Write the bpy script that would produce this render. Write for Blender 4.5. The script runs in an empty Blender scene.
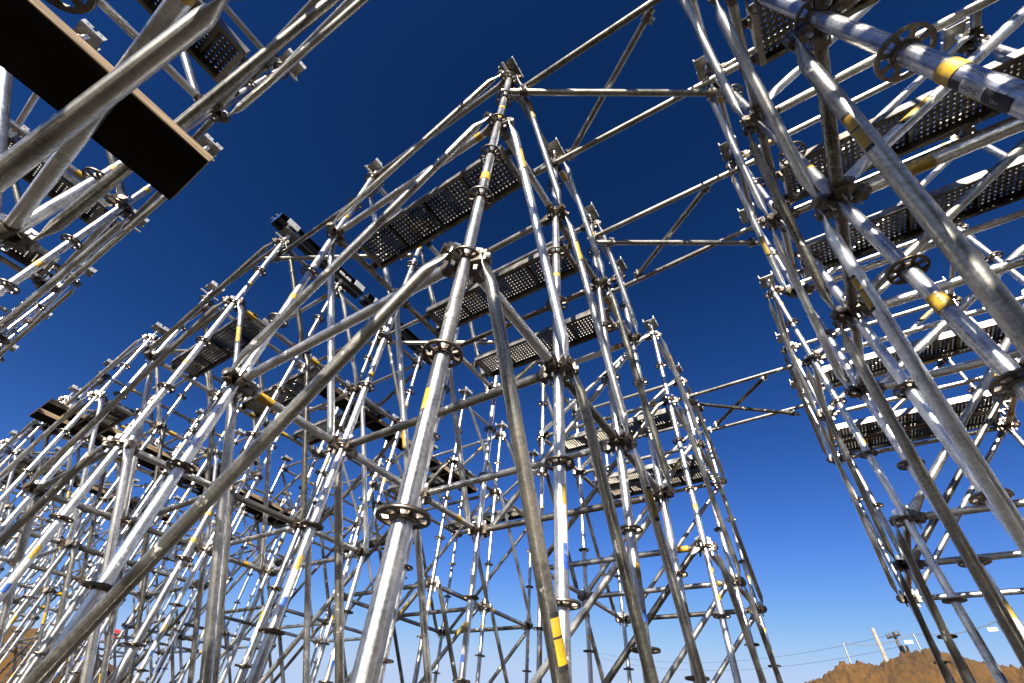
import bpy, math, random
from mathutils import Vector, Matrix, noise
R = math.radians
random.seed(7)
scene = bpy.context.scene
COL = scene.collection

# ------------------------------------------------------------------ camera, light, exposure
H = 1.35                                   # eye height above the ground of the pit
cam_d = bpy.data.cameras.new('camera')
cam = bpy.data.objects.new('camera', cam_d)
COL.objects.link(cam)
c_right = Vector((0.54191, -0.83811, 0.06247)); c_up = Vector((-0.61449, -0.34442, 0.70977)); c_fwd = Vector((0.57335, 0.42302, 0.70166))
m = Matrix((c_right, c_up, -c_fwd)).transposed().to_4x4()
m.translation = Vector((-0.657, -0.742, H))
cam.matrix_world = m
cam_d.sensor_width = 36.0
cam_d.lens = 15.0
cam_d.clip_start = 0.01
cam_d.clip_end = 2000
scene.camera = cam

SUN_AZ, SUN_EL = 200.0, 26.0               # degrees from +x, and above the horizon
world = bpy.data.worlds.new('World'); scene.world = world
world.use_nodes = True
wn, wl = world.node_tree.nodes, world.node_tree.links
bg = wn['Background']
sky = wn.new('ShaderNodeTexSky')
sky.sky_type = 'NISHITA'; sky.sun_disc = False
sky.sun_elevation = R(SUN_EL)
sky.sun_rotation = R(90 - SUN_AZ)
sky.altitude = 1200; sky.air_density = 1.0; sky.dust_density = 0.25; sky.ozone_density = 4.0
# deep polarised blue overhead, pale towards the horizon: each channel of the sky gets its own contrast
se = wn.new('ShaderNodeSeparateColor'); co = wn.new('ShaderNodeCombineColor')
wl.new(sky.outputs[0], se.inputs[0])
for ch, g, k_, top in (('Red', 2.3, 0.196, 2.5), ('Green', 1.75, 0.219, 3.2), ('Blue', 1.75, 0.242, 4.5)):
    pw = wn.new('ShaderNodeMath'); pw.operation = 'POWER'; pw.inputs[1].default_value = g
    ml = wn.new('ShaderNodeMath'); ml.operation = 'MULTIPLY'; ml.inputs[1].default_value = k_
    mn = wn.new('ShaderNodeMath'); mn.operation = 'SMOOTH_MIN'; mn.inputs[1].default_value = top; mn.inputs[2].default_value = top*0.8
    wl.new(se.outputs[ch], pw.inputs[0]); wl.new(pw.outputs[0], ml.inputs[0]); wl.new(ml.outputs[0], mn.inputs[0]); wl.new(mn.outputs[0], co.inputs[ch])
wl.new(co.outputs[0], bg.inputs['Color'])
bg.inputs['Strength'].default_value = 0.05

sd = bpy.data.lights.new('sun', 'SUN'); sd.energy = 5.0; sd.angle = R(0.5); sd.color = (1.0, 0.95, 0.86)
sun = bpy.data.objects.new('sun', sd); COL.objects.link(sun)
sv = Vector((math.cos(R(SUN_AZ)) * math.cos(R(SUN_EL)), math.sin(R(SUN_AZ)) * math.cos(R(SUN_EL)), math.sin(R(SUN_EL))))
sun.rotation_euler = sv.to_track_quat('Z', 'Y').to_euler()
vs = scene.view_settings
vs.view_transform = 'Standard'; vs.look = 'None'; vs.gamma = 1.0; vs.use_curve_mapping = False
vs.exposure = 2.0

# ------------------------------------------------------------------ materials
def mat(name):
    mt = bpy.data.materials.new(name); mt.use_nodes = True
    nt = mt.node_tree
    return mt, nt, nt.nodes['Principled BSDF']
def metal(name, lo, hi, rough=(0.2, 0.36), metallic=1.0, dirt=(0.10, 0.065, 0.035), dirt_amt=0.5, streaks=True):
    mt, nt, b = mat(name); N, L = nt.nodes, nt.links
    def math_(op, x, y=None, z=None):
        n = N.new('ShaderNodeMath'); n.operation = op
        for i, q in enumerate((x, y, z)):
            if q is None: continue
            if isinstance(q, (int, float)): n.inputs[i].default_value = q
            else: L.new(q, n.inputs[i])
        return n.outputs[0]
    def noise_(vec, scale, detail, ro=0.6):
        n = N.new('ShaderNodeTexNoise'); n.inputs['Scale'].default_value = scale; n.inputs['Detail'].default_value = detail; n.inputs['Roughness'].default_value = ro
        L.new(vec, n.inputs['Vector']); return n.outputs['Fac']
    def rng(x, a, b_, c, d):
        n = N.new('ShaderNodeMapRange'); L.new(x, n.inputs['Value'])
        for k, q in zip(('From Min','From Max','To Min','To Max'), (a, b_, c, d)): n.inputs[k].default_value = q
        return n.outputs[0]
    tc = N.new('ShaderNodeTexCoord'); oi = N.new('ShaderNodeObjectInfo')
    off = math_('MULTIPLY', oi.outputs['Random'], 37.0)
    def shifted(vec):
        ad = N.new('ShaderNodeVectorMath'); ad.operation = 'ADD'; L.new(vec, ad.inputs[0]); L.new(off, ad.inputs[1]); return ad.outputs[0]
    P = shifted(tc.outputs['Object'])
    mp = N.new('ShaderNodeMapping'); mp.inputs['Scale'].default_value = (26, 0.9, 1); L.new(tc.outputs['UV'], mp.inputs['Vector'])
    S = shifted(mp.outputs[0])
    blot = noise_(P, 6, 6, 0.65); patch = noise_(P, 2.2, 5, 0.7); speck = noise_(P, 45, 3, 0.6)
    streak = noise_(S, 1.0, 4, 0.6) if streaks else blot
    vo = N.new('ShaderNodeTexVoronoi'); vo.inputs['Scale'].default_value = 120; L.new(P, vo.inputs['Vector'])
    sp = N.new('ShaderNodeSeparateColor'); L.new(vo.outputs['Color'], sp.inputs[0])
    t = math_('MULTIPLY_ADD', sp.outputs[0], 0.16, math_('MULTIPLY_ADD', blot, 0.55, math_('MULTIPLY', streak, 0.45)))
    t = math_('ADD', t, math_('MULTIPLY_ADD', oi.outputs['Random'], 0.26, -0.18))     # every piece has its own age
    rp = N.new('ShaderNodeValToRGB'); rp.color_ramp.elements[0].position = 0.28; rp.color_ramp.elements[1].position = 0.72
    rp.color_ramp.elements[0].color = (*lo, 1); rp.color_ramp.elements[1].color = (*hi, 1)
    L.new(t, rp.inputs[0])
    def mix(fac, a_, col):
        n = N.new('ShaderNodeMix'); n.data_type = 'RGBA'; L.new(fac, n.inputs['Factor']); L.new(a_, n.inputs['A']); n.inputs['B'].default_value = (*col, 1); return n.outputs['Result']
    d1 = rng(math_('MULTIPLY_ADD', speck, 0.25, patch), 0.66, 0.86, 0.0, dirt_amt)
    col = mix(d1, rp.outputs[0], dirt)
    cem = rng(math_('MULTIPLY_ADD', speck, 0.5, noise_(P, 11, 2)), 0.93, 0.98, 0.0, 0.85)   # dried cement splashes
    col = mix(cem, col, (0.34, 0.33, 0.30))
    L.new(col, b.inputs['Base Color'])
    L.new(math_('MULTIPLY', metallic, math_('SUBTRACT', 1.0, math_('MAXIMUM', math_('MULTIPLY', d1, 0.7), cem))), b.inputs['Metallic'])
    r0 = rng(math_('MULTIPLY_ADD', streak, 0.6, math_('MULTIPLY', blot, 0.4)), 0.35, 0.65, rough[0], rough[1])
    L.new(math_('MAXIMUM', r0, math_('MULTIPLY', math_('MAXIMUM', d1, cem), 0.7)), b.inputs['Roughness'])
    bp = N.new('ShaderNodeBump'); bp.inputs['Strength'].default_value = 0.2; bp.inputs['Distance'].default_value = 0.0015
    L.new(math_('MULTIPLY_ADD', speck, 0.4, math_('ADD', blot, streak)), bp.inputs['Height']); L.new(bp.outputs[0], b.inputs['Normal'])
    return mt
def plain(name, col, rough=0.5, metallic=0.0, var=0.15, scale=20, worn=0.0):
    mt, nt, b = mat(name); N, L = nt.nodes, nt.links
    tc = N.new('ShaderNodeTexCoord'); n1 = N.new('ShaderNodeTexNoise'); n1.inputs['Scale'].default_value = scale; n1.inputs['Detail'].default_value = 6
    L.new(tc.outputs['Object'], n1.inputs['Vector'])
    rp = N.new('ShaderNodeValToRGB')
    rp.color_ramp.elements[0].position = 0.3; rp.color_ramp.elements[1].position = 0.7
    rp.color_ramp.elements[0].color = (*[c * (1 - var) for c in col], 1); rp.color_ramp.elements[1].color = (*[min(1, c * (1 + var)) for c in col], 1)
    L.new(n1.outputs['Fac'], rp.inputs[0]); L.new(rp.outputs[0], b.inputs['Base Color'])
    if worn:                                 # scuffs where the print has rubbed off
        n2 = N.new('ShaderNodeTexNoise'); n2.inputs['Scale'].default_value = 55; n2.inputs['Detail'].default_value = 5; n2.inputs['Roughness'].default_value = 0.7
        L.new(tc.outputs['Object'], n2.inputs['Vector'])
        mr = N.new('ShaderNodeMapRange'); mr.inputs['From Min'].default_value = 0.54; mr.inputs['From Max'].default_value = 0.64; mr.inputs['To Max'].default_value = worn
        L.new(n2.outputs['Fac'], mr.inputs['Value'])
        mx = N.new('ShaderNodeMix'); mx.data_type = 'RGBA'; mx.inputs['B'].default_value = (0.14, 0.135, 0.12, 1)
        L.new(mr.outputs[0], mx.inputs['Factor']); L.new(rp.outputs[0], mx.inputs['A']); L.new(mx.outputs['Result'], b.inputs['Base Color'])
    b.inputs['Roughness'].default_value = rough; b.inputs['Metallic'].default_value = metallic
    return mt
GALV = metal('galvanised_steel', (0.22, 0.213, 0.20), (0.74, 0.73, 0.71), rough=(0.24, 0.40), metallic=0.965, dirt_amt=0.45)
DULL = metal('weathered_steel', (0.07, 0.064, 0.05), (0.42, 0.40, 0.355), rough=(0.27, 0.42), metallic=0.975, dirt_amt=0.7)
CAST = metal('cast_fitting_steel', (0.05, 0.038, 0.027), (0.22, 0.19, 0.155), rough=(0.32, 0.5), dirt=(0.075, 0.030, 0.012), dirt_amt=0.85, streaks=False)
DECK = metal('deck_steel', (0.05, 0.043, 0.033), (0.22, 0.205, 0.172), rough=(0.3, 0.48), dirt_amt=0.6, streaks=False)
RAIL = metal('deck_rail_steel', (0.06, 0.057, 0.052), (0.30, 0.29, 0.27), rough=(0.32, 0.5), metallic=0.9, dirt_amt=0.7, streaks=False)
ZINC = metal('matt_zinc', (0.30, 0.295, 0.285), (0.58, 0.575, 0.56), rough=(0.35, 0.5), metallic=0.45, dirt_amt=0.6, streaks=False)
YEL = plain('yellow_sticker', (0.33, 0.20, 0.008), 0.5, var=0.25, worn=0.8)
WHT = plain('white_sticker', (0.36, 0.35, 0.33), 0.5, var=0.15, worn=0.7)
BLK = plain('black_print', (0.006, 0.006, 0.0065), 0.6, var=0.2)
BLU = plain('blue_print', (0.015, 0.06, 0.26), 0.5, var=0.2, worn=0.7)
CHAN = plain('black_painted_steel', (0.007, 0.007, 0.008), 0.45, 0.2, var=0.4)
BLUP = plain('blue_painted_steel', (0.008, 0.045, 0.16), 0.4, 0.1)
SHADE_DARK = plain('shade_dark_face', (0.007, 0.0045, 0.003), 0.95, var=0.5, scale=6)  # near-black puts the shade under the planks into their face colour
SHADE_DARK.node_tree.nodes['Principled BSDF'].inputs['Specular IOR Level'].default_value = 0.12
SIGNW = plain('white_sign_face', (0.35, 0.35, 0.35), 0.5, var=0.04)
SIGNR = plain('red_sign_face', (0.30, 0.008, 0.008), 0.5, var=0.08)
PALE = plain('bleached_wood', (0.17, 0.145, 0.115), 0.85, var=0.3, scale=8)
DARK = plain('dark_weathered_wood', (0.05, 0.035, 0.025), 0.8, var=0.3)
FENCE = plain('fence_steel', (0.20, 0.19, 0.17), 0.5, 0.6)
def timber():
    mt, nt, b = mat('sawn_timber'); N, L = nt.nodes, nt.links
    tc = N.new('ShaderNodeTexCoord'); mp = N.new('ShaderNodeMapping'); mp.inputs['Scale'].default_value = (2.2, 55, 55)
    n1 = N.new('ShaderNodeTexNoise'); n1.inputs['Scale'].default_value = 1.6; n1.inputs['Detail'].default_value = 8; n1.inputs['Distortion'].default_value = 0.6
    L.new(tc.outputs['Object'], mp.inputs['Vector']); L.new(mp.outputs[0], n1.inputs['Vector'])
    rp = N.new('ShaderNodeValToRGB'); rp.color_ramp.elements[0].position = 0.33; rp.color_ramp.elements[1].position = 0.62
    rp.color_ramp.elements[0].color = (0.05, 0.03, 0.016, 1); rp.color_ramp.elements[1].color = (0.29, 0.20, 0.115, 1)
    L.new(n1.outputs['Fac'], rp.inputs[0]); L.new(rp.outputs[0], b.inputs['Base Color'])
    b.inputs['Roughness'].default_value = 0.8
    bp = N.new('ShaderNodeBump'); bp.inputs['Strength'].default_value = 0.3; bp.inputs['Distance'].default_value = 0.003
    L.new(n1.outputs['Fac'], bp.inputs['Height']); L.new(bp.outputs[0], b.inputs['Normal'])
    return mt
TIMB = timber()
def soil():
    mt, nt, b = mat('sandy_soil'); N, L = nt.nodes, nt.links
    tc = N.new('ShaderNodeTexCoord')
    n1 = N.new('ShaderNodeTexNoise'); n1.inputs['Scale'].default_value = 0.9; n1.inputs['Detail'].default_value = 10; n1.inputs['Roughness'].default_value = 0.7
    n2 = N.new('ShaderNodeTexNoise'); n2.inputs['Scale'].default_value = 9; n2.inputs['Detail'].default_value = 8; n2.inputs['Roughness'].default_value = 0.75
    for n in (n1, n2): L.new(tc.outputs['Object'], n.inputs['Vector'])
    ad = N.new('ShaderNodeMath'); ad.operation = 'ADD'; L.new(n1.outputs['Fac'], ad.inputs[0]); L.new(n2.outputs['Fac'], ad.inputs[1])
    rp = N.new('ShaderNodeValToRGB'); rp.color_ramp.elements[0].position = 0.3; rp.color_ramp.elements[1].position = 0.75
    hf = N.new('ShaderNodeMath'); hf.operation = 'MULTIPLY'; hf.inputs[1].default_value = 0.5; L.new(ad.outputs[0], hf.inputs[0])
    rp.color_ramp.elements[0].color = (0.018, 0.0068, 0.0004, 1); rp.color_ramp.elements[1].color = (0.145, 0.064, 0.0025, 1)
    L.new(hf.outputs[0], rp.inputs[0])
    # the floor of the pit is coloured dark for scaffold shade and less bounced light, the cut banks are fresh ochre sand
    sx = N.new('ShaderNodeSeparateXYZ'); L.new(tc.outputs['Object'], sx.inputs[0])
    mr = N.new('ShaderNodeMapRange'); mr.inputs['From Min'].default_value = 0.15; mr.inputs['From Max'].default_value = 0.7
    L.new(sx.outputs['Z'], mr.inputs['Value'])
    rf = N.new('ShaderNodeValToRGB'); rf.color_ramp.elements[0].color = (0.010, 0.007, 0.004, 1); rf.color_ramp.elements[1].color = (0.035, 0.024, 0.014, 1)
    L.new(hf.outputs[0], rf.inputs[0])
    mc = N.new('ShaderNodeMix'); mc.data_type = 'RGBA'
    L.new(mr.outputs[0], mc.inputs['Factor']); L.new(rf.outputs[0], mc.inputs['A']); L.new(rp.outputs[0], mc.inputs['B'])
    L.new(mc.outputs['Result'], b.inputs['Base Color'])
    b.inputs['Roughness'].default_value = 0.95
    bp = N.new('ShaderNodeBump'); bp.inputs['Strength'].default_value = 1.0; bp.inputs['Distance'].default_value = 0.09
    L.new(n2.outputs['Fac'], bp.inputs['Height']); L.new(bp.outputs[0], b.inputs['Normal'])
    return mt
SOIL = soil()

# ------------------------------------------------------------------ mesh helpers
class MB:
    def __init__(s): s.v, s.f, s.mi, s.sm, s.mats, s.uv = [], [], [], [], [], {}
    def _m(s, m):
        if m not in s.mats: s.mats.append(m)
        return s.mats.index(m)
    def face(s, idx, m, smooth=False):
        s.f.append(idx); s.mi.append(s._m(m)); s.sm.append(smooth)
    def rings(s, rings, m, cap=True, closed=True):
        b = len(s.v); n = len(rings[0])
        for r in rings: s.v += [tuple(p) for p in r]
        dist = [0.0]
        for r0, r1 in zip(rings, rings[1:]): dist.append(dist[-1] + (Vector(r0[0]) - Vector(r1[0])).length)
        for i in range(len(rings) - 1):
            for j in range(n if closed else n - 1):
                k = (j + 1) % n
                s.uv[len(s.f)] = ((j/n, dist[i]), ((j+1)/n, dist[i]), ((j+1)/n, dist[i+1]), (j/n, dist[i+1]))
                s.face((b + i*n + j, b + i*n + k, b + (i+1)*n + k, b + (i+1)*n + j), m, True)
        if cap:
            # the caps get their own vertices, or they would bend the smooth shading of the sides
            c = len(s.v); s.v += [tuple(p) for p in rings[0]]; s.v += [tuple(p) for p in rings[-1]]
            s.face(tuple(c + j for j in range(n))[::-1], m); s.face(tuple(c + n + j for j in range(n)), m)
    def tube(s, p0, p1, r, m, seg=16, cap=True, r1=None):
        p0, p1 = Vector(p0), Vector(p1); d = (p1 - p0).normalized()
        u = d.orthogonal().normalized(); w = d.cross(u)
        r1 = r if r1 is None else r1
        s.rings([[p0 + (u*math.cos(t) + w*math.sin(t))*r for t in [2*math.pi*j/seg for j in range(seg)]],
                 [p1 + (u*math.cos(t) + w*math.sin(t))*r1 for t in [2*math.pi*j/seg for j in range(seg)]]], m, cap)
    def box(s, c, size, m, rot=None):
        c = Vector(c); b = len(s.v); hx, hy, hz = [q/2 for q in size]
        for dx, dy, dz in ((-1,-1,-1),(1,-1,-1),(1,1,-1),(-1,1,-1),(-1,-1,1),(1,-1,1),(1,1,1),(-1,1,1)):
            p = Vector((dx*hx, dy*hy, dz*hz))
            if rot is not None: p = rot @ p
            s.v.append(tuple(c + p))
        for f in ((0,3,2,1),(4,5,6,7),(0,1,5,4),(1,2,6,5),(2,3,7,6),(3,0,4,7)): s.face(tuple(b+i for i in f), m)
    def arc(s, z0, z1, r, a0, a1, m, seg=12):
        b = len(s.v)
        for j in range(seg + 1):
            t = a0 + (a1 - a0)*j/seg
            s.v.append((r*math.cos(t), r*math.sin(t), z0)); s.v.append((r*math.cos(t), r*math.sin(t), z1))
        for j in range(seg): s.face((b+2*j, b+2*j+2, b+2*j+3, b+2*j+1), m, True)
    def band(s, p0, p1, r, m, seg=16):          # a sticker wrapped all round a tube
        s.tube(p0, p1, r, m, seg, cap=False)
    def mesh(s, name):
        me = bpy.data.meshes.new(name); me.from_pydata(s.v, [], s.f)
        for x in s.mats: me.materials.append(x)
        me.polygons.foreach_set('material_index', s.mi); me.polygons.foreach_set('use_smooth', s.sm)
        if s.uv:
            ly = me.uv_layers.new(name='along'); data = [0.0]*(2*len(me.loops))
            for fi, q in s.uv.items():
                st = me.polygons[fi].loop_start
                for k in range(4): data[2*(st+k)], data[2*(st+k)+1] = q[k]
            ly.data.foreach_set('uv', data)
        me.update(); return me
def link(name, me, parent=None, loc=(0,0,0), rot=None):
    o = bpy.data.objects.new(name, me); COL.objects.link(o)
    if parent is not None: o.parent = parent
    o.location = loc
    if rot is not None: o.rotation_euler = rot
    return o
def tag(o, label, cat, group=None):
    o['label'] = label; o['category'] = cat
    if group: o['group'] = group
    return o
CACHE = {}
def cached(key, fn):
    if key not in CACHE: CACHE[key] = fn()
    return CACHE[key]

# ------------------------------------------------------------------ ground: one sheet, a pit with earth banks
CREST = [(-180,2.5,13),(-160,5,10),(-140,13,9),(-110,18,9),(-70,18,9),(-45,13,11),(-25,7.5,13),(-13,7.3,13),(-11.5,7.9,13),(-10.6,7.9,13),(-8.8,8.2,13),(-7.4,8.8,13),(-5.1,9.0,13),(-3.2,8.86,13),(-0.8,8.4,13),(1.2,8.25,13),(3.5,7.5,13),(4.9,7.15,13),(5.7,6.5,13.3),(7,3.5,16),(12,3.0,22),(50,2.0,26),(66,2.6,26),(70,3.9,26),(72,4.5,25),(74,5.0,24.5),(76,5.45,24),(77.2,5.3,24),(79,5.5,24),(84,5,23),(100,4,18),(120,2.0,16),(180,2.5,13)]  # unseen banks behind are shaped for dark and bright tube reflections
def crest(az):
    for (a0,e0,d0),(a1,e1,d1) in zip(CREST, CREST[1:]):
        if a0 <= az <= a1:
            t = (az-a0)/(a1-a0); return H + (d0+(d1-d0)*t)*math.tan(R(e0+(e1-e0)*t)), d0+(d1-d0)*t
    return 2, 12
def sst(x): x = max(0, min(1, x)); return x*x*(3-2*x)
CX, CY = -0.657, -0.742
def ground_z(x, y):
    dx, dy = x-CX, y-CY; r = math.hypot(dx, dy); az = math.degrees(math.atan2(dy, dx))
    hc, rc = crest(az)
    rough = 0.0
    p = Vector((x, y, 0))
    t = (r - (rc - 3.0)) / 3.0
    z = hc*sst(t) if r < rc else hc*(1 - 0.12*sst((r-rc)/4.0))
    k = sst((r-(rc-4.5))/2.0)*(1 - 0.75*sst((r-rc-3)/10))
    n = noise.fractal(p*1.3, 0.9, 2.1, 6)*0.09
    for sc_, am in ((2.2, 0.12), (6.0, 0.15), (14.0, 0.13)):     # tipped clods: rounded lumps with sharp hollows between them
        dd = noise.voronoi(p*sc_ + Vector((3.1, 7.7, z*sc_*0.8)))[0]
        n += am*(0.55 - min(dd[0], 0.9))*(0.55 + 0.9*abs(noise.noise(p*1.1 + Vector((am*90, 0, 0)))))
    n += noise.noise(p*26)*0.026 + noise.noise(p*55)*0.010
    return z + n*(0.12 + 0.88*k) - 0.05
def terrain():
    angs, a = [], -180.0
    while a < 180:
        angs.append(a)
        a += 0.11 if -14 <= a < 8 else (0.45 if 60 <= a < 86 else 2.5)
    rs = [0.0, 1, 2.5, 4, 6, 7.5, 8.5]
    r = 9.0
    while r < 14.2: rs.append(r); r += 0.05
    while r < 30: rs.append(r); r += 0.35
    rs += [32, 36, 42, 50, 65, 90, 140, 240, 400, 800]
    v, f = [], []
    n = len(angs)
    for rr in rs:
        for an in angs:
            x, y = CX + rr*math.cos(R(an)), CY + rr*math.sin(R(an))
            v.append((x, y, ground_z(x, y)))
    for i in range(len(rs)-1):
        for j in range(n):
            k = (j+1) % n
            f.append((i*n+j, (i+1)*n+j, (i+1)*n+k, i*n+k))
    me = bpy.data.meshes.new('ground'); me.from_pydata(v, [], f); me.materials.append(SOIL)
    me.polygons.foreach_set('use_smooth', [True]*len(me.polygons)); me.update()
    o = link('ground', me); o['kind'] = 'structure'
terrain()

# ------------------------------------------------------------------ scaffold components
RT = 0.0245
Z0 = H + 0.376                       # height of rosette number 0
def zn(n): return Z0 + 0.5*n
def rosette_into(mb, z, lo=False, m=CAST):
    per = 6 if not lo else 3
    n = 8*per
    rad = [0.0235, 0.033, 0.053, 0.062]
    t = 0.0045
    base = len(mb.v)
    for s in (-t, t):
        for r in rad:
            for j in range(n):
                a = 2*math.pi*(j - per*0.33)/n
                mb.v.append((r*math.cos(a), r*math.sin(a), z+s))
    def ix(s, k, j): return base + (s*4 + k)*n + j % n
    hole = (lambda j, big: (j % per) < per - (2 if per == 6 else 1) and True)
    for j in range(n):
        h = (j % per) < (per - 2 if per == 6 else per - 1)
        for k in range(3):
            if k == 1 and h: continue
            mb.face((ix(1,k,j), ix(1,k+1,j), ix(1,k+1,j+1), ix(1,k,j+1)), m)
            mb.face((ix(0,k,j), ix(0,k,j+1), ix(0,k+1,j+1), ix(0,k+1,j)), m)
        mb.face((ix(0,3,j), ix(0,3,j+1), ix(1,3,j+1), ix(1,3,j)), m, True)
        if h:
            mb.face((ix(0,1,j), ix(1,1,j), ix(1,1,j+1), ix(0,1,j+1)), m)
            mb.face((ix(0,2,j), ix(0,2,j+1), ix(1,2,j+1), ix(1,2,j)), m)
            jp, jn = (j-1) % n, (j+1) % n
            if j % per == 0: mb.face((ix(0,1,j), ix(0,2,j), ix(1,2,j), ix(1,1,j)), m)
            if (j % per) == (per - 3 if per == 6 else per - 2): mb.face((ix(0,1,j+1), ix(1,1,j+1), ix(1,2,j+1), ix(0,2,j+1)), m)
    if not lo:
        mb.tube((0,0,z-0.012), (0,0,z-0.0045), 0.0275, m, 20, True, 0.030)
        mb.tube((0,0,z+0.0045), (0,0,z+0.012), 0.030, m, 20, True, 0.0275)
def mk_rosette():
    mb = MB(); rosette_into(mb, 0.0); return mb.mesh('rosette')
def mk_standard(near, variant):
    rnd = random.Random(variant*31 + near)
    mb = MB(); seg = 28 if near else 12
    zt = zn(7) + 0.07
    mb.tube((0,0,0.20), (0,0,zt), RT, GALV, seg)
    # spigot joint, a slightly wider sleeve with a bolt hole
    zj = zn(rnd.choice([1, 3])) + (0.14 if near else 0.2)
    mb.tube((0,0,zj), (0,0,zj+0.07), RT+0.0012, GALV, seg, False)
    a = rnd.uniform(2.6, 4.8)
    mb.arc(zj+0.03, zj+0.042, RT+0.002, a, a+0.28, BLK, 4)
    # stickers and paint bands
    for k in range(rnd.randint(1, 3)):
        z = zn(rnd.randint(-1, 6)) + rnd.uniform(0.06, 0.38)
        a = rnd.uniform(2.2, 4.6); w = rnd.uniform(1.5, 5.0)
        mb.arc(z, z + rnd.uniform(0.025, 0.05), RT+0.0009, a, a+w, YEL, 12)
    if variant % 2 == 0:
        z = zn(rnd.choice([0, 1, 3])) + 0.1; a = rnd.uniform(2.6, 4.2)
        mb.arc(z, z+0.045, RT+0.0009, a, a+1.1, BLU, 6)
        mb.arc(z+0.045, z+0.17, RT+0.0009, a, a+1.1, WHT, 6)
        mb.arc(z+0.172, z+0.24, RT+0.0009, a, a+1.1, YEL, 6)
    if not near:
        for n in range(-2, 8): rosette_into(mb, zn(n), True)
    return mb.mesh('standard')
def mk_base_jack():
    mb = MB()
    mb.box((0,0,0.018), (0.15,0.15,0.012), GALV); mb.tube((0,0,0.02), (0,0,0.3), 0.018, DULL, 12)
    mb.tube((0,0,0.17), (0,0,0.20), 0.034, CAST, 12)
    mb.box((0.06,0,0.185), (0.09,0.02,0.016), CAST); mb.box((-0.06,0,0.185), (0.09,0.02,0.016), CAST)
    return mb.mesh('base_jack')
def mk_uhead():
    mb = MB()
    zt = zn(7) + 0.05; zp = H + 4.07
    for i in range(14):                      # threaded spindle
        z = zt + (zp-zt)*i/14; h = (zp-zt)/14
        mb.tube((0,0,z), (0,0,z+h*0.5), 0.0165, GALV, 14, False, 0.019); mb.tube((0,0,z+h*0.5), (0,0,z+h), 0.019, GALV, 14, False, 0.0165)
    mb.box((0,0,zp+0.004), (0.17,0.14,0.008), DULL)
    for s in (-1, 1):                        # upstand flanges with a nail slot between two lugs
        mb.box((-0.05, s*0.066, zp+0.031), (0.07,0.008,0.046), ZINC)
        mb.box((0.05, s*0.066, zp+0.031), (0.07,0.008,0.046), ZINC)
        mb.box((0, s*0.066, zp+0.016), (0.03,0.008,0.016), ZINC)
        mb.tube((-0.05, s*0.0715, zp+0.034), (-0.05, s*0.0705, zp+0.034), 0.006, BLK, 8); mb.tube((0.05, s*0.0715, zp+0.034), (0.05, s*0.0705, zp+0.034), 0.006, BLK, 8)
    return mb.mesh('u_head')
def mk_wing_nut():
    mb = MB(); z = zn(7) + 0.085
    mb.tube((0,0,z-0.018), (0,0,z+0.018), 0.032, CAST, 14)
    for s in (-1, 1): mb.tube((s*0.028,0,z), (s*0.115,0.0,z+0.006), 0.013, ZINC, 8, True, 0.010)
    return mb.mesh('wing_nut')
def mk_head():                              # ledger head: jaws above and below the rosette, and the wedge
    mb = MB()
    def wedge_prism(z0, z1):
        b = len(mb.v)
        pts = [(0.027,-0.016),(0.066,-0.024),(0.092,-0.022),(0.092,0.022),(0.066,0.024),(0.027,0.016)]
        for z in (z0, z1):
            for x, y in pts: mb.v.append((x, y, z))
        n = len(pts)
        mb.face(tuple(b+i for i in range(n))[::-1], CAST); mb.face(tuple(b+n+i for i in range(n)), CAST)
        for i in range(n): mb.face((b+i, b+(i+1)%n, b+n+(i+1)%n, b+n+i), CAST)
    wedge_prism(0.007, 0.036); wedge_prism(-0.036, -0.007)
    mb.box((0.078,0,0), (0.028,0.044,0.0139), CAST)
    mb.tube((0.090,0,0), (0.108,0,0), 0.027, CAST, 16, True, 0.0255)
    b = len(mb.v)
    for y in (-0.0035, 0.0035):
        for x, z in ((0.036,0.085),(0.066,0.075),(0.056,-0.075),(0.042,-0.075)): mb.v.append((x, y, z))
    for f in ((0,1,2,3),(7,6,5,4),(0,4,5,1),(1,5,6,2),(2,6,7,3),(3,7,4,0)): mb.face(tuple(b+i for i in f), GALV)
    return mb.mesh('wedge_head')
HEAD = mk_head()
def head_into(mb, M):
    b = len(mb.v)
    for v in HEAD.vertices: mb.v.append(tuple(M @ v.co))
    for p in HEAD.polygons: mb.face(tuple(b+i for i in p.vertices), HEAD.materials[p.material_index])
def mk_ledger(L, near, variant):
    rnd = random.Random(variant*7 + int(L*100))
    mb = MB(); seg = 20 if near else 10
    mt = GALV if variant % 3 else DULL
    mb.tube((0.094,0,0), (L-0.094,0,0), RT, mt, seg)
    if variant in (1, 4):
        x = rnd.choice([0.13, L-0.32]); mb.band((x,0,0), (x+rnd.uniform(0.03,0.12),0,0), RT+0.0008, YEL, seg)
    if not near:
        head_into(mb, Matrix()); head_into(mb, Matrix.Translation((L,0,0)) @ Matrix.Rotation(math.pi, 4, 'Z'))
    return mb.mesh('ledger')
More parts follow.
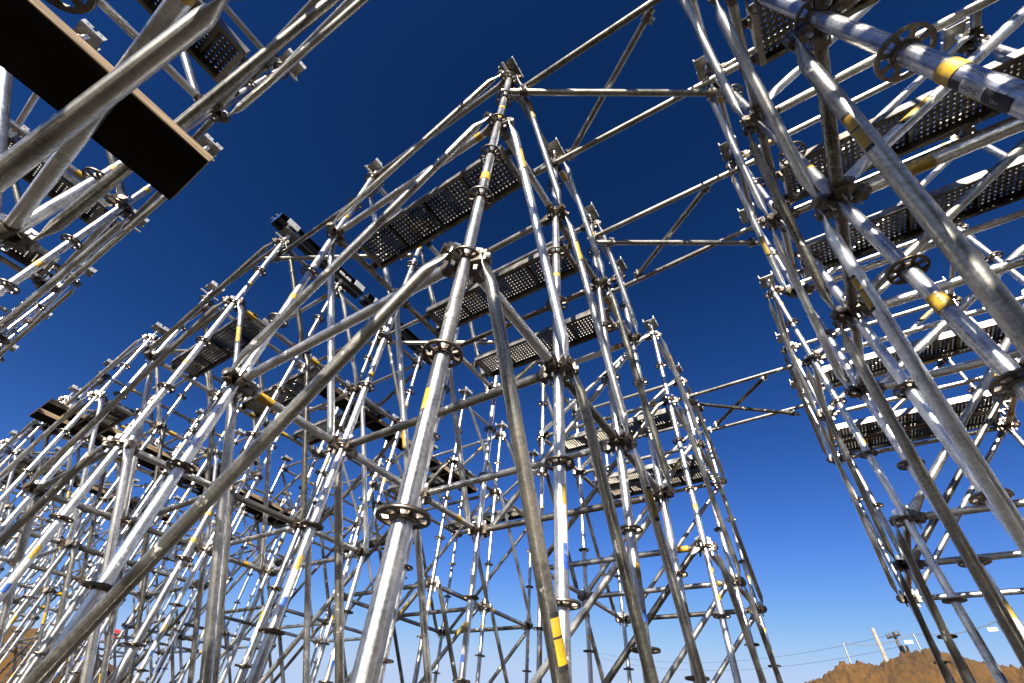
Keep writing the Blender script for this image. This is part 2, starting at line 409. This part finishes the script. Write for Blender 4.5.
def mk_brace(vec, nrm, near, variant):
    """flattened-end diagonal; vec from node to node, nrm the outward face normal"""
    vec, nrm = Vector(vec), Vector(nrm); rnd = random.Random(variant*13 + int(abs(vec.x+vec.y)*100))
    hz = Vector((vec.x, vec.y, 0)).normalized()
    off = nrm*0.078
    p0, p1 = off + hz*0.035 + Vector((0,0,-0.01)), vec + off - hz*0.035 + Vector((0,0,0.01))
    L = (p1-p0).length; d = (p1-p0)/L; p = nrm.cross(d).normalized()
    mt = DULL if variant in (2, 5) else GALV
    mb = MB(); seg = 20 if near else 10
    prof = [(-0.028,0.018,0.005,-0.5),(-0.015,0.030,0.006,-0.5),(0.030,0.0325,0.0072,-0.5),(0.060,0.0305,0.012,-0.28),(0.088,0.027,0.019,-0.08),(0.115,RT,RT,0)]
    full = prof + [(L-s, w, t, o) for s, w, t, o in prof[::-1]]
    rings = []
    for s, w, t, o in full:
        c = p0 + d*s + nrm*(o*0.012)
        rings.append([c + p*(w*math.cos(q)) + nrm*(t*math.sin(q)) for q in [2*math.pi*j/seg for j in range(seg)]])
    mb.rings(rings, mt)
    for e, sg in ((p0, 1), (p1, -1)):        # pivot bolt and its wedge head on the rosette
        mb.tube(e - nrm*0.03, e + nrm*0.014, 0.011, CAST, 10)
        M = Matrix.Translation(e - off - hz*0.035*sg + Vector((0,0,0.01*sg)))
        ang = math.atan2(nrm.y, nrm.x) + (0.45 if nrm.cross(hz*sg).z > 0 else -0.45)
        head_into(mb, M @ Matrix.Rotation(ang, 4, 'Z') @ Matrix.Scale(0.92, 4))
    if variant in (0, 3):
        s = 0.24 if variant != 3 else L - 0.5
        a0 = rnd.uniform(-0.5, 2.0)
        for s0, s1, mm in ((s, s+0.012, BLK), (s+0.012, s+0.16, YEL), (s+0.16, s+0.178, BLK)):
            b = len(mb.v)
            for j in range(7):
                q = a0 + 1.3*j/6
                for ss in (s0, s1): mb.v.append(tuple(p0 + d*ss + p*((RT+0.001)*math.cos(q)) + nrm*((RT+0.001)*math.sin(q))))
            for j in range(6): mb.face((b+2*j, b+2*j+1, b+2*j+3, b+2*j+2), mm, True)
    return mb.mesh('diagonal_brace')
ROS = mk_rosette(); JACK = mk_base_jack(); UH = mk_uhead(); NUT = mk_wing_nut()

ORD = ['first','second','third','fourth','fifth','sixth','seventh','eighth']
def tower(label, xs, ys, levels, lifts, xrows=None, near=0, group=None, dz=0.0, ycols=None, outx=None, outy=None, skip_heads=()):
    """one ringlock support tower: standards at every (x, y), ledgers on the given rosette levels"""
    rnd = random.Random(int(xs[0]*100) + int(ys[0]*1000))
    root = bpy.data.objects.new('scaffold_tower', None); COL.objects.link(root)
    bx, by = min(xs), min(ys)
    root.location = (bx, by, dz)
    tag(root, label, 'scaffold tower', group)
    for i, x in enumerate(xs):
        for j, y in enumerate(ys):
            v = rnd.randint(0, 5)
            st = link('standard', cached(('std', near > 0, v), lambda: mk_standard(near > 0, v)), root, (x-bx, y-by, 0))
            if near > 0:
                for n in range(-2, 8): link('rosette', ROS, st, (0, 0, zn(n)))
            link('base_jack', JACK, root, (x-bx, y-by, 0.0 - dz))
            if (i, j) not in skip_heads:
                u = link('u_head', UH, root, (x-bx, y-by, rnd.uniform(-0.02, 0.02)))
                if near > 0: link('wing_nut', NUT, u, (0, 0, 0), (0, 0, 0))
    def led(x, y, z, L, alongy):
        v = rnd.randint(0, 5)
        o = link('ledger', cached(('led', round(L,3), near > 1, v), lambda: mk_ledger(L, near > 1, v)), root, (x-bx, y-by, z), (0, 0, math.pi/2 if alongy else 0))
        if near > 1:
            link('wedge_head', HEAD, o, (0,0,0)); link('wedge_head', HEAD, o, (L,0,0), (0,0,math.pi))
    for n in levels:
        z = zn(n)
        for x in xs:
            for y0, y1 in zip(ys, ys[1:]): led(x, y0, z, y1-y0, True)
        for y in ys:
            for x0, x1 in zip(xs, xs[1:]): led(x0, y, z, x1-x0, False)
    def brace(p, vec, nrm):
        v = rnd.randint(0, 5)
        key = ('br', tuple(round(q,3) for q in vec), nrm, near > 0, v)
        link('diagonal_brace', cached(key, lambda: mk_brace(vec, nrm, near > 0, v)), root, (p[0]-bx, p[1]-by, p[2]))
    for hi, lo in lifts:
        dzb = zn(lo) - zn(hi)
        for i, x in enumerate(xs):
            if xrows is not None and i not in xrows: continue
            s = (1 if i == len(xs)-1 else -1) if outx is None else outx
            for y0, y1 in zip(ys, ys[1:]): brace((x, y0, zn(hi)), (0, y1-y0, dzb), (s, 0, 0))
        for j, y in enumerate(ys):
            if ycols is not None and j not in ycols: continue
            s = (1 if j == len(ys)-1 else -1) if outy is None else outy
            for x0, x1 in zip(xs, xs[1:]): brace((x0, y, zn(hi)), (x1-x0, 0, dzb), (0, s, 0))
    return root

# perforated steel deck, built along +x, hooked on two ledgers L apart
def mk_deck_plate(L, W):
    mb = MB()
    x0, x1 = 0.10, L-0.10; w = W/2 - 0.028
    nx = int((x1-x0)/0.030); ny = int(2*w/0.0275)
    px, py = (x1-x0)/nx, 2*w/ny
    zt = 0.066
    for i in range(nx):
        if i % 12 == 11:                     # plain strip over a cross rib
            b = len(mb.v); xa, xb = x0+i*px, x0+(i+1)*px
            mb.v += [(xa,-w,zt),(xb,-w,zt),(xb,w,zt),(xa,w,zt)]; mb.face((b,b+1,b+2,b+3), DECK)
            mb.box(((xa+xb)/2, 0, zt-0.012), (0.018, 2*w, 0.020), DECK)
            continue
        for j in range(ny):
            cx, cy = x0+(i+.5)*px, -w+(j+.5)*py
            sx = 0.0 if j % 2 == 0 else 0.0
            b = len(mb.v); r = 0.0076
            q = [(cx-px/2,cy-py/2),(cx,cy-py/2),(cx+px/2,cy-py/2),(cx+px/2,cy),(cx+px/2,cy+py/2),(cx,cy+py/2),(cx-px/2,cy+py/2),(cx-px/2,cy)]
            for x, y in q: mb.v.append((x, y, zt))
            for k in range(8):
                t = -math.pi*0.75 + k*math.pi/4; mb.v.append((cx+sx+r*math.cos(t), cy+r*math.sin(t), zt))
            for k in range(8):
                t = -math.pi*0.75 + k*math.pi/4; mb.v.append((cx+sx+r*1.02*math.cos(t), cy+r*1.02*math.sin(t), zt-0.006))
            for k in range(8):
                k1 = (k+1) % 8
                mb.face((b+k, b+k1, b+8+k1, b+8+k), DECK); mb.face((b+8+k, b+8+k1, b+16+k1, b+16+k), DECK)
    return mb.mesh('perforated_plate')
def mk_rail(L, W, s):
    mb = MB(); y = s*(W/2)
    mb.box((L/2, y, 0.040), (L-0.15, 0.004, 0.056), RAIL)
    mb.box((L/2, y-s*0.014, 0.0675), (L-0.15, 0.030, 0.004), DECK)
    mb.box((L/2, y-s*0.012, 0.0105), (L-0.15, 0.024, 0.003), DECK)
    return mb.mesh('side_rail')
def mk_cap(W):
    mb = MB()
    mb.box((0.085,0,0.034), (0.03, W-0.012, 0.060), DULL)
    for s in (-1, 1):                        # two claws that hook over the ledger
        y = s*(W/2-0.055)
        mb.box((0.035,y,0.030), (0.085,0.045,0.008), CAST); mb.box((-0.020,y,0.012), (0.036,0.045,0.008), CAST, Matrix.Rotation(-0.9, 3, 'Y'))
        mb.box((0.052,y,-0.005), (0.010,0.045,0.050), CAST)
    return mb.mesh('end_cap')
def deck(x, y, z, L, alongy, label, W=0.30, group=None):
    """x, y: middle of the end on the first ledger; z: height of the ledger axis"""
    o = bpy.data.objects.new('steel_deck', None); COL.objects.link(o)
    o.location = (x, y, z); o.rotation_euler = (0, 0, math.pi/2 if alongy else 0)
    tag(o, label, 'scaffold deck', group or 'perforated steel decks hooked into the towers')
    link('perforated_plate', cached(('dp', round(L,3), W), lambda: mk_deck_plate(L, W)), o)
    for s in (-1, 1): link('side_rail', cached(('dr', round(L,3), W, s), lambda: mk_rail(L, W, s)), o)
    c = cached(('dc', W), lambda: mk_cap(W))
    link('end_cap', c, o); link('end_cap', c, o, (L,0,0), (0,0,math.pi))
    return o

# couplers and loose tubes
def mk_coupler():
    mb = MB()
    mb.tube((-0.028,0,0), (0.028,0,0), 0.0325, CAST, 14)
    mb.box((0,0,0.037), (0.05,0.045,0.03), CAST)
    mb.tube((-0.012,-0.055,0.0), (-0.012,0.055,0.0), 0.008, GALV, 8)
    mb.tube((0.012,-0.03,0.03), (0.012,-0.03,-0.055), 0.009, GALV, 8)
    mb.box((0.012,-0.03,-0.045), (0.02,0.02,0.014), GALV)
    return mb.mesh('coupler')
COUP = mk_coupler()
def loose_tube(p0, p1, label, couplers=(0.05, 0.95), m=None, cat='tube', group='clamped tubes bridging the gaps between towers', flip=()):
    p0, p1 = Vector(p0), Vector(p1); L = (p1-p0).length
    m = m or DULL
    mb = MB()
    rings = []
    mb.tube((0,0,0), (L,0,0), RT, m, 20, False); mb.tube((0,0,0), (L,0,0), RT-0.003, CAST, 20, False)
    b = len(mb.v)
    for x in (0, L):
        for r in (RT, RT-0.003):
            for j in range(20): t = 2*math.pi*j/20; mb.v.append((x, r*math.cos(t), r*math.sin(t)))
    for e in (0, 1):
        for j in range(20):
            k = (j+1) % 20; mb.face((b+e*40+j, b+e*40+k, b+e*40+20+k, b+e*40+20+j), m)
    o = link('bridging_tube', mb.mesh('bridging_tube'), None, p0)
    o.rotation_mode = 'QUATERNION'
    d = (p1-p0).normalized(); y = Vector((0,0,1)).cross(d).normalized()
    o.rotation_quaternion = Matrix((d, y, d.cross(y))).transposed().to_quaternion()
    tag(o, label, cat, group)
    for k, c in enumerate(couplers): link('coupler', COUP, o, (c*L,0,0), (math.pi if k in flip else 0, 0, 0))
    return o
def plank(p0, p1, w, t, label, faces=SHADE_DARK):
    """boards laid flat; p0-p1 the middle line of the underside"""
    p0, p1 = Vector(p0), Vector(p1); L = (p1-p0).length
    mb = MB(); nseg = 10; rnd = random.Random(int(p0.x*100)+int(p0.y*37))
    rings = []
    for i in range(nseg+1):
        x = L*i/nseg; e = rnd.uniform(-0.0015, 0.0015); c = 0.003
        rings.append([(x,-w/2+e+c,0),(x,w/2+e-c,0),(x,w/2+e,c),(x,w/2+e,t-c),(x,w/2+e-c,t),(x,-w/2+e+c,t),(x,-w/2+e,t-c),(x,-w/2+e,c)])
    b = 0
    for r in rings: mb.v += r
    for i in range(nseg):
        for j in range(8):
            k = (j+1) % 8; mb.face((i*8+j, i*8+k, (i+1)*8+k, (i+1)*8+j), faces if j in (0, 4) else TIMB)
    mb.face(tuple(range(8))[::-1], TIMB); mb.face(tuple(nseg*8+j for j in range(8)), TIMB)
    o = link('timber_plank', mb.mesh('timber_plank'), None, p0)
    d = p1-p0; o.rotation_euler = (0, -math.asin(d.z/L), math.atan2(d.y, d.x))
    return tag(o, label, 'plank')

# ------------------------------------------------------------------ the towers
S15 = ([-1,2,5,7], [(7,5),(5,2),(2,-1)])
S20 = ([-1,3,5,7], [(7,5),(5,3),(3,-1)])
XA = [0, 0.747, 1.494, 2.24]; XB = [3.28, 4.3, 5.36]
YC = [(0,1.57),(2.98,4.55),(5.97,7.54),(8.95,10.5),(11.9,13.47),(14.9,16.47),(17.9,19.47)]
G_C = 'towers of the long row in the middle and left of the picture'
front = ['galvanised scaffold tower with a thick standard in the middle, nearest the viewer',
 'scaffold tower carrying the black steel beam, next behind the nearest tower',
 'scaffold tower with two brown timber planks sticking out at its top',
 'scaffold tower just beyond the one with the two sticking-out timber planks',
 'scaffold tower two places beyond the one with the sticking-out timber planks',
 'scaffold tower second from the far left end of the long row',
 'scaffold tower at the far left end of the long row']
back = ['slender scaffold tower right of the middle, under the lowest bridging truss',
 'scaffold tower behind the one carrying the black beam',
 'scaffold tower of the back line, third from the right end',
 'scaffold tower of the back line, fourth from the right end',
 'scaffold tower of the back line, fifth from the right end',
 'scaffold tower of the back line, second from the far left end',
 'scaffold tower of the back line at the far left end']
for k, ys in enumerate(YC):
    tower(front[k], XA, ys, *S15, xrows=(0, 3), near=(2 if k == 0 else 1 if k == 1 else 0), group=G_C)
    tower(back[k], XB, ys, *S15, near=(1 if k == 0 else 0), group=G_C)
G_R = 'towers on the right of the alley'
XR = [0.03, 0.777, 1.524, 2.271]
tower('scaffold tower filling the right side, its thick standard crossing the top right corner', XR, (-2.92,-1.35), *S20, near=2, group=G_R, dz=-0.08)
tower('scaffold tower at the far end of the right-hand alley, in front of the earth mound', XB, (-2.93,-1.36), *S15, near=1, group=G_R)
tower('scaffold tower behind the thick right-hand one, mostly out of the picture', XR, (-5.9,-4.33), *S15, group=G_R)
tower('scaffold tower farthest right, behind the two low decks by the right edge', XB, (-5.9,-4.33), *S15, group=G_R)
G_L = 'towers in the upper left corner'
XL = [-2.09, -1.04]
tower('scaffold tower at the upper left corner, holding the wide dark plank', XL, (-0.03,1.54), *S15, near=2, group=G_L)
tower('scaffold tower next beyond the one with the wide dark plank, under the upper left corner', XL, (2.83,4.37), *S15, near=1, group=G_L)
tower('scaffold tower at the left edge, third from the dark plank', XL, (5.73,7.2), *S15, group=G_L)
tower('scaffold tower at the left edge with only its top standing out against the sky', XL, (8.6,10.1), *S15, group=G_L)
tower('unseen scaffold tower added behind the viewer to shade the foot of the right-hand towers', [-3.3,-2.55,-1.8,-1.05], (-2.93,-1.36), *S15, group='unseen towers added behind the viewer for their shade')  # added out of view to cast dappled shade on the right
# ------------------------------------------------------------------ stickers with print on the nearest tubes
def text_mesh(body):
    cu = bpy.data.curves.new('print', 'FONT'); cu.body = body; cu.align_x = 'CENTER'; cu.align_y = 'CENTER'; cu.size = 1.0
    o = bpy.data.objects.new('print', cu); COL.objects.link(o)
    dg = bpy.context.evaluated_depsgraph_get(); me = bpy.data.meshes.new_from_object(o.evaluated_get(dg))
    vs_ = [tuple(v.co) for v in me.vertices]; fs_ = [tuple(p.vertices) for p in me.polygons]
    bpy.data.objects.remove(o); bpy.data.curves.remove(cu); bpy.data.meshes.remove(me)
    return vs_, fs_
def sticker(parent, patches, words=(), name='sticker', M=None):
    """patches (s0, s1, angle0, angle1, material) on a tube along local z; words (text, s, angle, size, material) read down the tube"""
    mb = MB()
    for s0, s1, a0, a1, mm in patches: mb.arc(s0, s1, RT+0.0019, R(a0), R(a1), mm, 14)
    for body, sc_, ang, size, mm in words:
        if isinstance(body, str): vs_, fs_ = text_mesh(body)
        b = len(mb.v); rr = RT+0.0024
        for x, y, _ in vs_:
            t = R(ang) + y*size/rr; mb.v.append((rr*math.cos(t), rr*math.sin(t), sc_ - x*size))
        for f in fs_: mb.face(tuple(b+i for i in f), mm)
    if M is not None: mb.v = [tuple(M @ Vector(v)) for v in mb.v]
    return link(name, mb.mesh(name), parent)
def find(root, name, p):
    return min((c for c in root.children if c.name.startswith(name)), key=lambda c: (c.location - Vector(p)).length)
T1 = bpy.data.objects['scaffold_tower']
RT1 = [o for o in bpy.data.objects if o.get('label', '').startswith('scaffold tower filling')][0]
hz = H + 0.08
st = find(RT1, 'standard', (0, 1.57, 0))
sticker(st, [(hz+1.085, hz+1.135, 55, 235, YEL), (hz+1.05, hz+1.083, 74, 118, BLK), (hz+0.985, hz+1.05, 76, 132, WHT), (hz+0.985, hz+1.05, 66, 76, YEL), (hz+0.915, hz+0.985, 66, 134, BLK)],
        [('4-42THC', hz+1.02, 104, 0.0125, BLK), ('2.0 m', hz+0.95, 98, 0.010, WHT)])
st = find(RT1, 'standard', (0.747, 1.57, 0))
sticker(st, [(hz+1.08, hz+1.145, 40, 230, YEL)], [('4.0', hz+1.113, 168, 0.016, BLK)])
st = find(T1, 'standard', (0.747, 0, 0))
sticker(st, [(H+0.70, H+0.78, 232, 262, YEL), (H+0.56, H+0.70, 214, 262, WHT), (H+0.495, H+0.56, 226, 262, BLU)], [('H', H+0.53, 244, 0.018, WHT)])
st = find(T1, 'standard', (0, 0, 0))
for q_ in ((H+0.655, H+0.725, 168, 215, YEL), (H+2.05, H+2.09, 120, 300, YEL), (H+2.93, H+2.97, 120, 300, YEL)): sticker(st, [q_])
def brace_sticker(tower_, p, q, nrm, t0, t1, a0, a1):
    p, q = Vector(p), Vector(q); off = Vector(nrm)*0.078; node = Vector(p)
    hz_ = Vector((q.x-p.x, q.y-p.y, 0)).normalized()*0.035; p = p + hz_ - Vector((0,0,0.01)); q = q - hz_ + Vector((0,0,0.01))
    d = (q-p).normalized(); L = (q-p).length; pp = Vector(nrm).cross(d).normalized()
    M = Matrix.Translation(p+off) @ Matrix((Vector(nrm), pp, d)).transposed().to_4x4()
    br = min((c for c in tower_.children if c.name.startswith('diagonal_brace')), key=lambda c: (c.location - node).length + (0 if (c.data.vertices[len(c.data.vertices)//3].co.dot(off) > 0) else 9))
    s0, s1 = L*t0, L*t1
    o = sticker(br, [(s0, s0+0.012, a0, a1, BLK), (s0+0.012, s0+(s1-s0)*0.42, a0, a1, YEL), (s0+(s1-s0)*0.42, s0+(s1-s0)*0.46, a0, a1, BLK), (s0+(s1-s0)*0.46, s1-0.012, a0, a1, YEL), (s1-0.012, s1, a0, a1, BLK)],
            [('||||||', s0+(s1-s0)*0.7, (a0+a1)/2, 0.013, BLK)], M=Matrix.Translation(-br.location) @ M)
brace_sticker(RT1, (0, 1.57, zn(3)), (0.747, 1.57, zn(-1)), (0, 1, 0), 0.19, 0.262, 20, 75)
brace_sticker(RT1, (0.747, 1.57, zn(3)), (1.494, 1.57, zn(-1)), (0, 1, 0), 0.155, 0.235, -20, 60)
brace_sticker(T1, (0, 0, zn(2)), (0.747, 0, zn(-1)), (0, -1, 0), 0.72, 0.80, -62, 6)
# ------------------------------------------------------------------ decks
for x_, w_ in ((-3.0,'farthest'),(-2.2,'middle'),(-1.4,'nearest')):  # decks of the added tower, to make its shade denser
    deck(x_, -2.93, zn(5)+0.012, 1.57, True, f'{w_} perforated steel deck of the unseen tower added behind the viewer')
    deck(x_+0.31 if x_ > -2.9 else x_+0.33, -2.93, zn(2)+0.012, 1.57, True, f'{w_} low perforated steel deck of the unseen tower added behind the viewer')
zd = zn(5) + 0.012
tn = ['the nearest middle tower','the tower carrying the black beam','the tower with sticking-out planks','the tower beyond the sticking-out planks']
for k, ys in enumerate(YC[:4]):
    for x, w in ((0.29,'first'),(1.15,'second'),(1.91,'third')):
        if k >= 2 and w == 'second': continue
        deck(x, ys[0], zd, ys[1]-ys[0], True, f'{w} perforated steel deck from the front edge of {tn[k]}')
    for x, w in ((3.66,'first'),(4.78,'second'),(5.14,'third')):
        if k >= 1 and w == 'second': continue
        deck(x, ys[0], zd, ys[1]-ys[0], True, f'{w} steel deck from the front in the tower behind {tn[k]}')
for x, w in ((0.36,'first'),(1.31,'second'),(2.02,'third')):
    deck(x, -2.92, zd-0.08, 1.57, True, f'{w} perforated steel deck from the top in the big right-hand tower')
for x, w in ((3.70,'upper'),(4.84,'middle'),(5.18,'lowest')):
    deck(x, -2.93, zd, 1.57, True, f'{w} perforated steel deck of the tower in front of the earth mound')
for y, w in ((1.22,'perforated steel deck at the top left, past the end of the dark plank'),(3.14,'perforated steel deck under the dark plank, left of the first rosette'),(4.16,'perforated steel deck by the left edge, lowest in that corner')):
    deck(-2.09, y, zd, 1.05, False, w)
# ------------------------------------------------------------------ bridging tubes
zb = H + 3.70
def bt(p0, p1, label, dz=0.0, **k): loose_tube((p0[1], p0[0], zb+dz), (p1[1], p1[0], zb+dz), label, **k)
bt((0.06,0.075), (-1.50,0.11), 'uppermost tube bridging from the nearest tower top to the right tower')
bt((0.05,0.0), (-1.38,0.90), 'level tube with an open end, touching the top of the nearest tower', dz=-0.055, couplers=(0.1, 0.93))
bt((0.2,0.70), (-1.5,0.78), 'tube sloping from the second tower top up to the right tower', couplers=(0.13, 0.93))
bt((-1.10,0.14), (-0.12,0.76), 'dark tube crossing over the level tube between the tower tops', dz=0.05)
bt((0.06,1.54), (-1.5,1.56), 'long thin tube just above the second level tube in the gap', couplers=(0.05, 0.9))
bt((0.0,1.57), (-1.36,2.38), 'second level tube lower in the gap, with an open right end', dz=-0.055, couplers=(0.1, 0.93))
bt((0.15,2.26), (-1.5,2.18), 'tube under the second level tube, sloping up to the right tower', couplers=(0.1, 0.94))
bt((-0.16,2.24), (-1.10,1.59), 'dark tube crossing the second level tube in the gap', dz=0.05)
bt((0.1,4.45), (-1.5,4.42), 'upper tube of the lowest bridging truss by the far towers', couplers=(0.08, 0.93))
bt((-0.02,4.52), (-1.22,5.44), 'slanting middle tube of the lowest bridging truss', dz=-0.055, couplers=(0.06, 0.94))
bt((0.12,5.40), (-1.5,5.35), 'bottom tube of the lowest bridging truss by the far towers', couplers=(0.12, 0.93))
bt((-0.15,5.40), (-1.02,4.53), 'short dark tube crossing the lowest bridging truss', dz=0.05)
gn = ['first','second','third','fourth','fifth','sixth']
for k in range(6):
    y0, y1 = YC[k][1], YC[k+1][0]
    for x, w in ((0.06,'front'),(1.55,'inner')):
        loose_tube((x, y0-0.12, zb+0.07), (x, y1+0.2, zb+0.07), f'{w} straight tube over the {gn[k]} gap of the long row from the nearest tower', couplers=(0.07, 0.9))
        loose_tube((x-0.06, y1+0.16, zb+0.015), (x+0.75, y0+0.1, zb+0.015), f'{w} slanting tube over the {gn[k]} gap of the long row from the nearest tower', couplers=(0.07, 0.9))
for k, (y0, y1) in enumerate(((1.5,2.79),(4.33,5.73),(7.2,8.6))):
    loose_tube((-1.11, y0-0.12, zb), (-1.11, y1+0.2, zb), f'tube over the {gn[k]} gap between the upper left towers', couplers=(0.07, 0.9))

# ------------------------------------------------------------------ planks and steel channel
zl = zn(2) + RT
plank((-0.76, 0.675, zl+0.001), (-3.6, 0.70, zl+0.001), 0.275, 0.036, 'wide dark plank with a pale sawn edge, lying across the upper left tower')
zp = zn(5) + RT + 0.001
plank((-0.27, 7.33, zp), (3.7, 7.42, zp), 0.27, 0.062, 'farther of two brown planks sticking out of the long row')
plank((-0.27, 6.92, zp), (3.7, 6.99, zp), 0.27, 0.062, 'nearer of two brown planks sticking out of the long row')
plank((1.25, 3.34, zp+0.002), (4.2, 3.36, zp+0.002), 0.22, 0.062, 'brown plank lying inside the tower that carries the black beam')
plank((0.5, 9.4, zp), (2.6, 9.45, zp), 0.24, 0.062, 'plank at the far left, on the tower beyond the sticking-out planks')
def channel(x0, x1, y, z, label, endm=CHAN):
    o = bpy.data.objects.new('steel_waler', None); COL.objects.link(o); o.location = (x0, y, z); tag(o, label, 'steel beam', 'black steel walers lying in the u heads')
    L = x1-x0
    for s in (-1, 1):
        mb = MB()
        mb.box((L/2, s*0.03, 0.05), (L, 0.006, 0.10), CHAN)
        for zz in (0.003, 0.097): mb.box((L/2, s*0.0555, zz), (L, 0.045, 0.006), CHAN)
        for i in range(int(L/0.12)):
            x = 0.06+i*0.12; mb.tube((x, s*0.0337, 0.05), (x, s*0.034, 0.05), 0.013, GALV if i % 3 == 0 else SHADE_DARK, 10)
        link('channel', mb.mesh('channel'), o)
    mb = MB(); mb.box((0.0,0,0.05), (0.008,0.15,0.11), endm); mb.tube((-0.03,0.04,0.05), (0.0,0.04,0.05), 0.014, GALV, 8); mb.tube((-0.03,-0.04,0.05), (0.0,-0.04,0.05), 0.014, GALV, 8)
    link('end_plate', mb.mesh('end_plate'), o)
    mb = MB()
    for x in (0.16, L-0.1):
        mb.box((x,-0.095,0.05), (0.14,0.012,0.085), ZINC)
    link('splice_plate', mb.mesh('splice_plate'), o)
zc = H + 4.083
channel(-0.20, 1.05, 2.98, zc, 'black steel double channel with a blue end plate, on top of the second tower', BLUP)
channel(1.12, 2.5, 2.98, zc, 'black steel double channel farther in, end to end with the blue-ended one')

# ------------------------------------------------------------------ fence, post, pole and sign on the banks
def polar(az, d): return CX + d*math.cos(R(az)), CY + d*math.sin(R(az))
fr = bpy.data.objects.new('site_fence', None); COL.objects.link(fr)
fposts = [(0.65, 14.6), (-4.9, 14.4), (-10.8, 13.9), (-17, 14)]
x, y = polar(*fposts[1]); fr.location = (x, y, ground_z(x, y)); B0 = Vector(fr.location)
tag(fr, 'thin temporary site fence along the crest of the right earth mound', 'fence')
tops = []
for az, d in fposts:
    x, y = polar(az, d); z = ground_z(x, y); mb = MB()
    elt = {0.65: 9.85, -4.9: 10.3, -10.8: 10.75, -17: 10.8}[az]
    zt = H + d*math.tan(R(elt))
    mb.tube((x-B0.x, y-B0.y, z-B0.z-0.2), (x-B0.x, y-B0.y, zt-B0.z), 0.016, FENCE, 8); link('fence_post', mb.mesh('fence_post'), fr)
    tops.append(Vector((x, y, zt)))
for a, b in zip(tops, tops[1:]):
    mb = MB()
    pts = [a.lerp(b, t/10) - Vector((0,0,0.10*(1-(2*t/10-1)**2))) - B0 for t in range(11)]
    for p, q in zip(pts, pts[1:]): mb.tube(p, q, 0.007, FENCE, 6)
    link('top_rail', mb.mesh('top_rail'), fr)
for az, el, d in ((-4.3, 9.7, 14.38), (-10.25, 10.2, 13.9)):
    x, y = polar(az, d-0.05); mb = MB(); ang = R(az+90)
    mb.box((0,0,0), (0.15,0.01,0.065), SIGNW)
    link('fence_sign', mb.mesh('fence_sign'), fr, Vector((x, y, H+d*math.tan(R(el)))) - B0, (0,0,ang))
x, y = polar(-2.1, 13.3); z = ground_z(x, y); mb = MB()
zt = H + 13.3*math.tan(R(10.85))
mb.rings([[(sx*r, sy*r, zz) for sx, sy in ((-1,-1),(1,-1),(1,1),(-1,1))] for zz, r in ((-0.4,0.036),(zt-z,0.033))], PALE)
tag(link('timber_post', mb.mesh('timber_post'), None, (x, y, z)), 'square pale timber post standing on the right earth mound', 'post')
x, y = polar(-3.5, 42); z = ground_z(x, y); zt = H + 42*math.tan(R(10.5)); hp = zt - z
po = bpy.data.objects.new('utility_pole', None); COL.objects.link(po); po.location = (x, y, z); po.rotation_euler = (0, 0, R(40))
tag(po, 'dark utility pole with a crossarm and transformer far behind the mound', 'utility pole')
mb = MB(); mb.tube((0,0,-0.5), (0,0,hp), 0.12, DARK, 10, True, 0.08); link('pole', mb.mesh('pole'), po)
mb = MB(); mb.box((0,0.08,hp-0.25), (1.1,0.09,0.10), DARK); link('crossarm', mb.mesh('crossarm'), po)
for xx in (-0.5,-0.2,0.25,0.5):
    mb = MB(); mb.tube((xx,0.08,hp-0.2), (xx,0.08,hp+0.02), 0.05, DARK, 8, True, 0.03); link('insulator', mb.mesh('insulator'), po)
mb = MB(); mb.tube((-0.30,0.0,hp-1.5), (-0.30,0.0,hp-0.8), 0.22, CHAN, 12); link('transformer', mb.mesh('transformer'), po)
ex, ey = polar(24, 60)
for k, dzz in enumerate((0, -0.7)):
    mb = MB(); a = Vector((x, y, zt-0.1+dzz)); b = Vector((ex, ey, H+60*math.tan(R(9.0+dzz*0.6))))
    pts = [a.lerp(b, t/16) - Vector((0,0,1.2*(1-(2*t/16-1)**2))) - a for t in range(17)]
    for p, q in zip(pts, pts[1:]): mb.tube(p, q, 0.008, CHAN, 5, False)
    tag(link('power_cable', mb.mesh('power_cable'), None, a), ('upper' if k == 0 else 'lower') + ' thin power cable running left from the utility pole', 'cable')
# round sign on the left bank
x, y = polar(71.2, 26.5); zc_ = H + 26.5*math.tan(R(5.65)); so = bpy.data.objects.new('road_sign', None); COL.objects.link(so)
z = ground_z(x, y); so.location = (x, y, z); so.rotation_euler = (0, 0, R(71.2+90))
tag(so, 'round red sign with a white bar on the left bank', 'sign')
mb = MB(); mb.tube((0,0.05,-0.3), (0,0.05,zc_-z), 0.03, FENCE, 8); link('sign_post', mb.mesh('sign_post'), so)
mb = MB(); mb.tube((0,0.008,zc_-z), (0,-0.008,zc_-z), 0.27, SIGNR, 24); mb.box((0,-0.012,zc_-z), (0.4,0.006,0.1), SIGNW, Matrix.Rotation(0.35, 3, 'Y')); link('sign_face', mb.mesh('sign_face'), so)
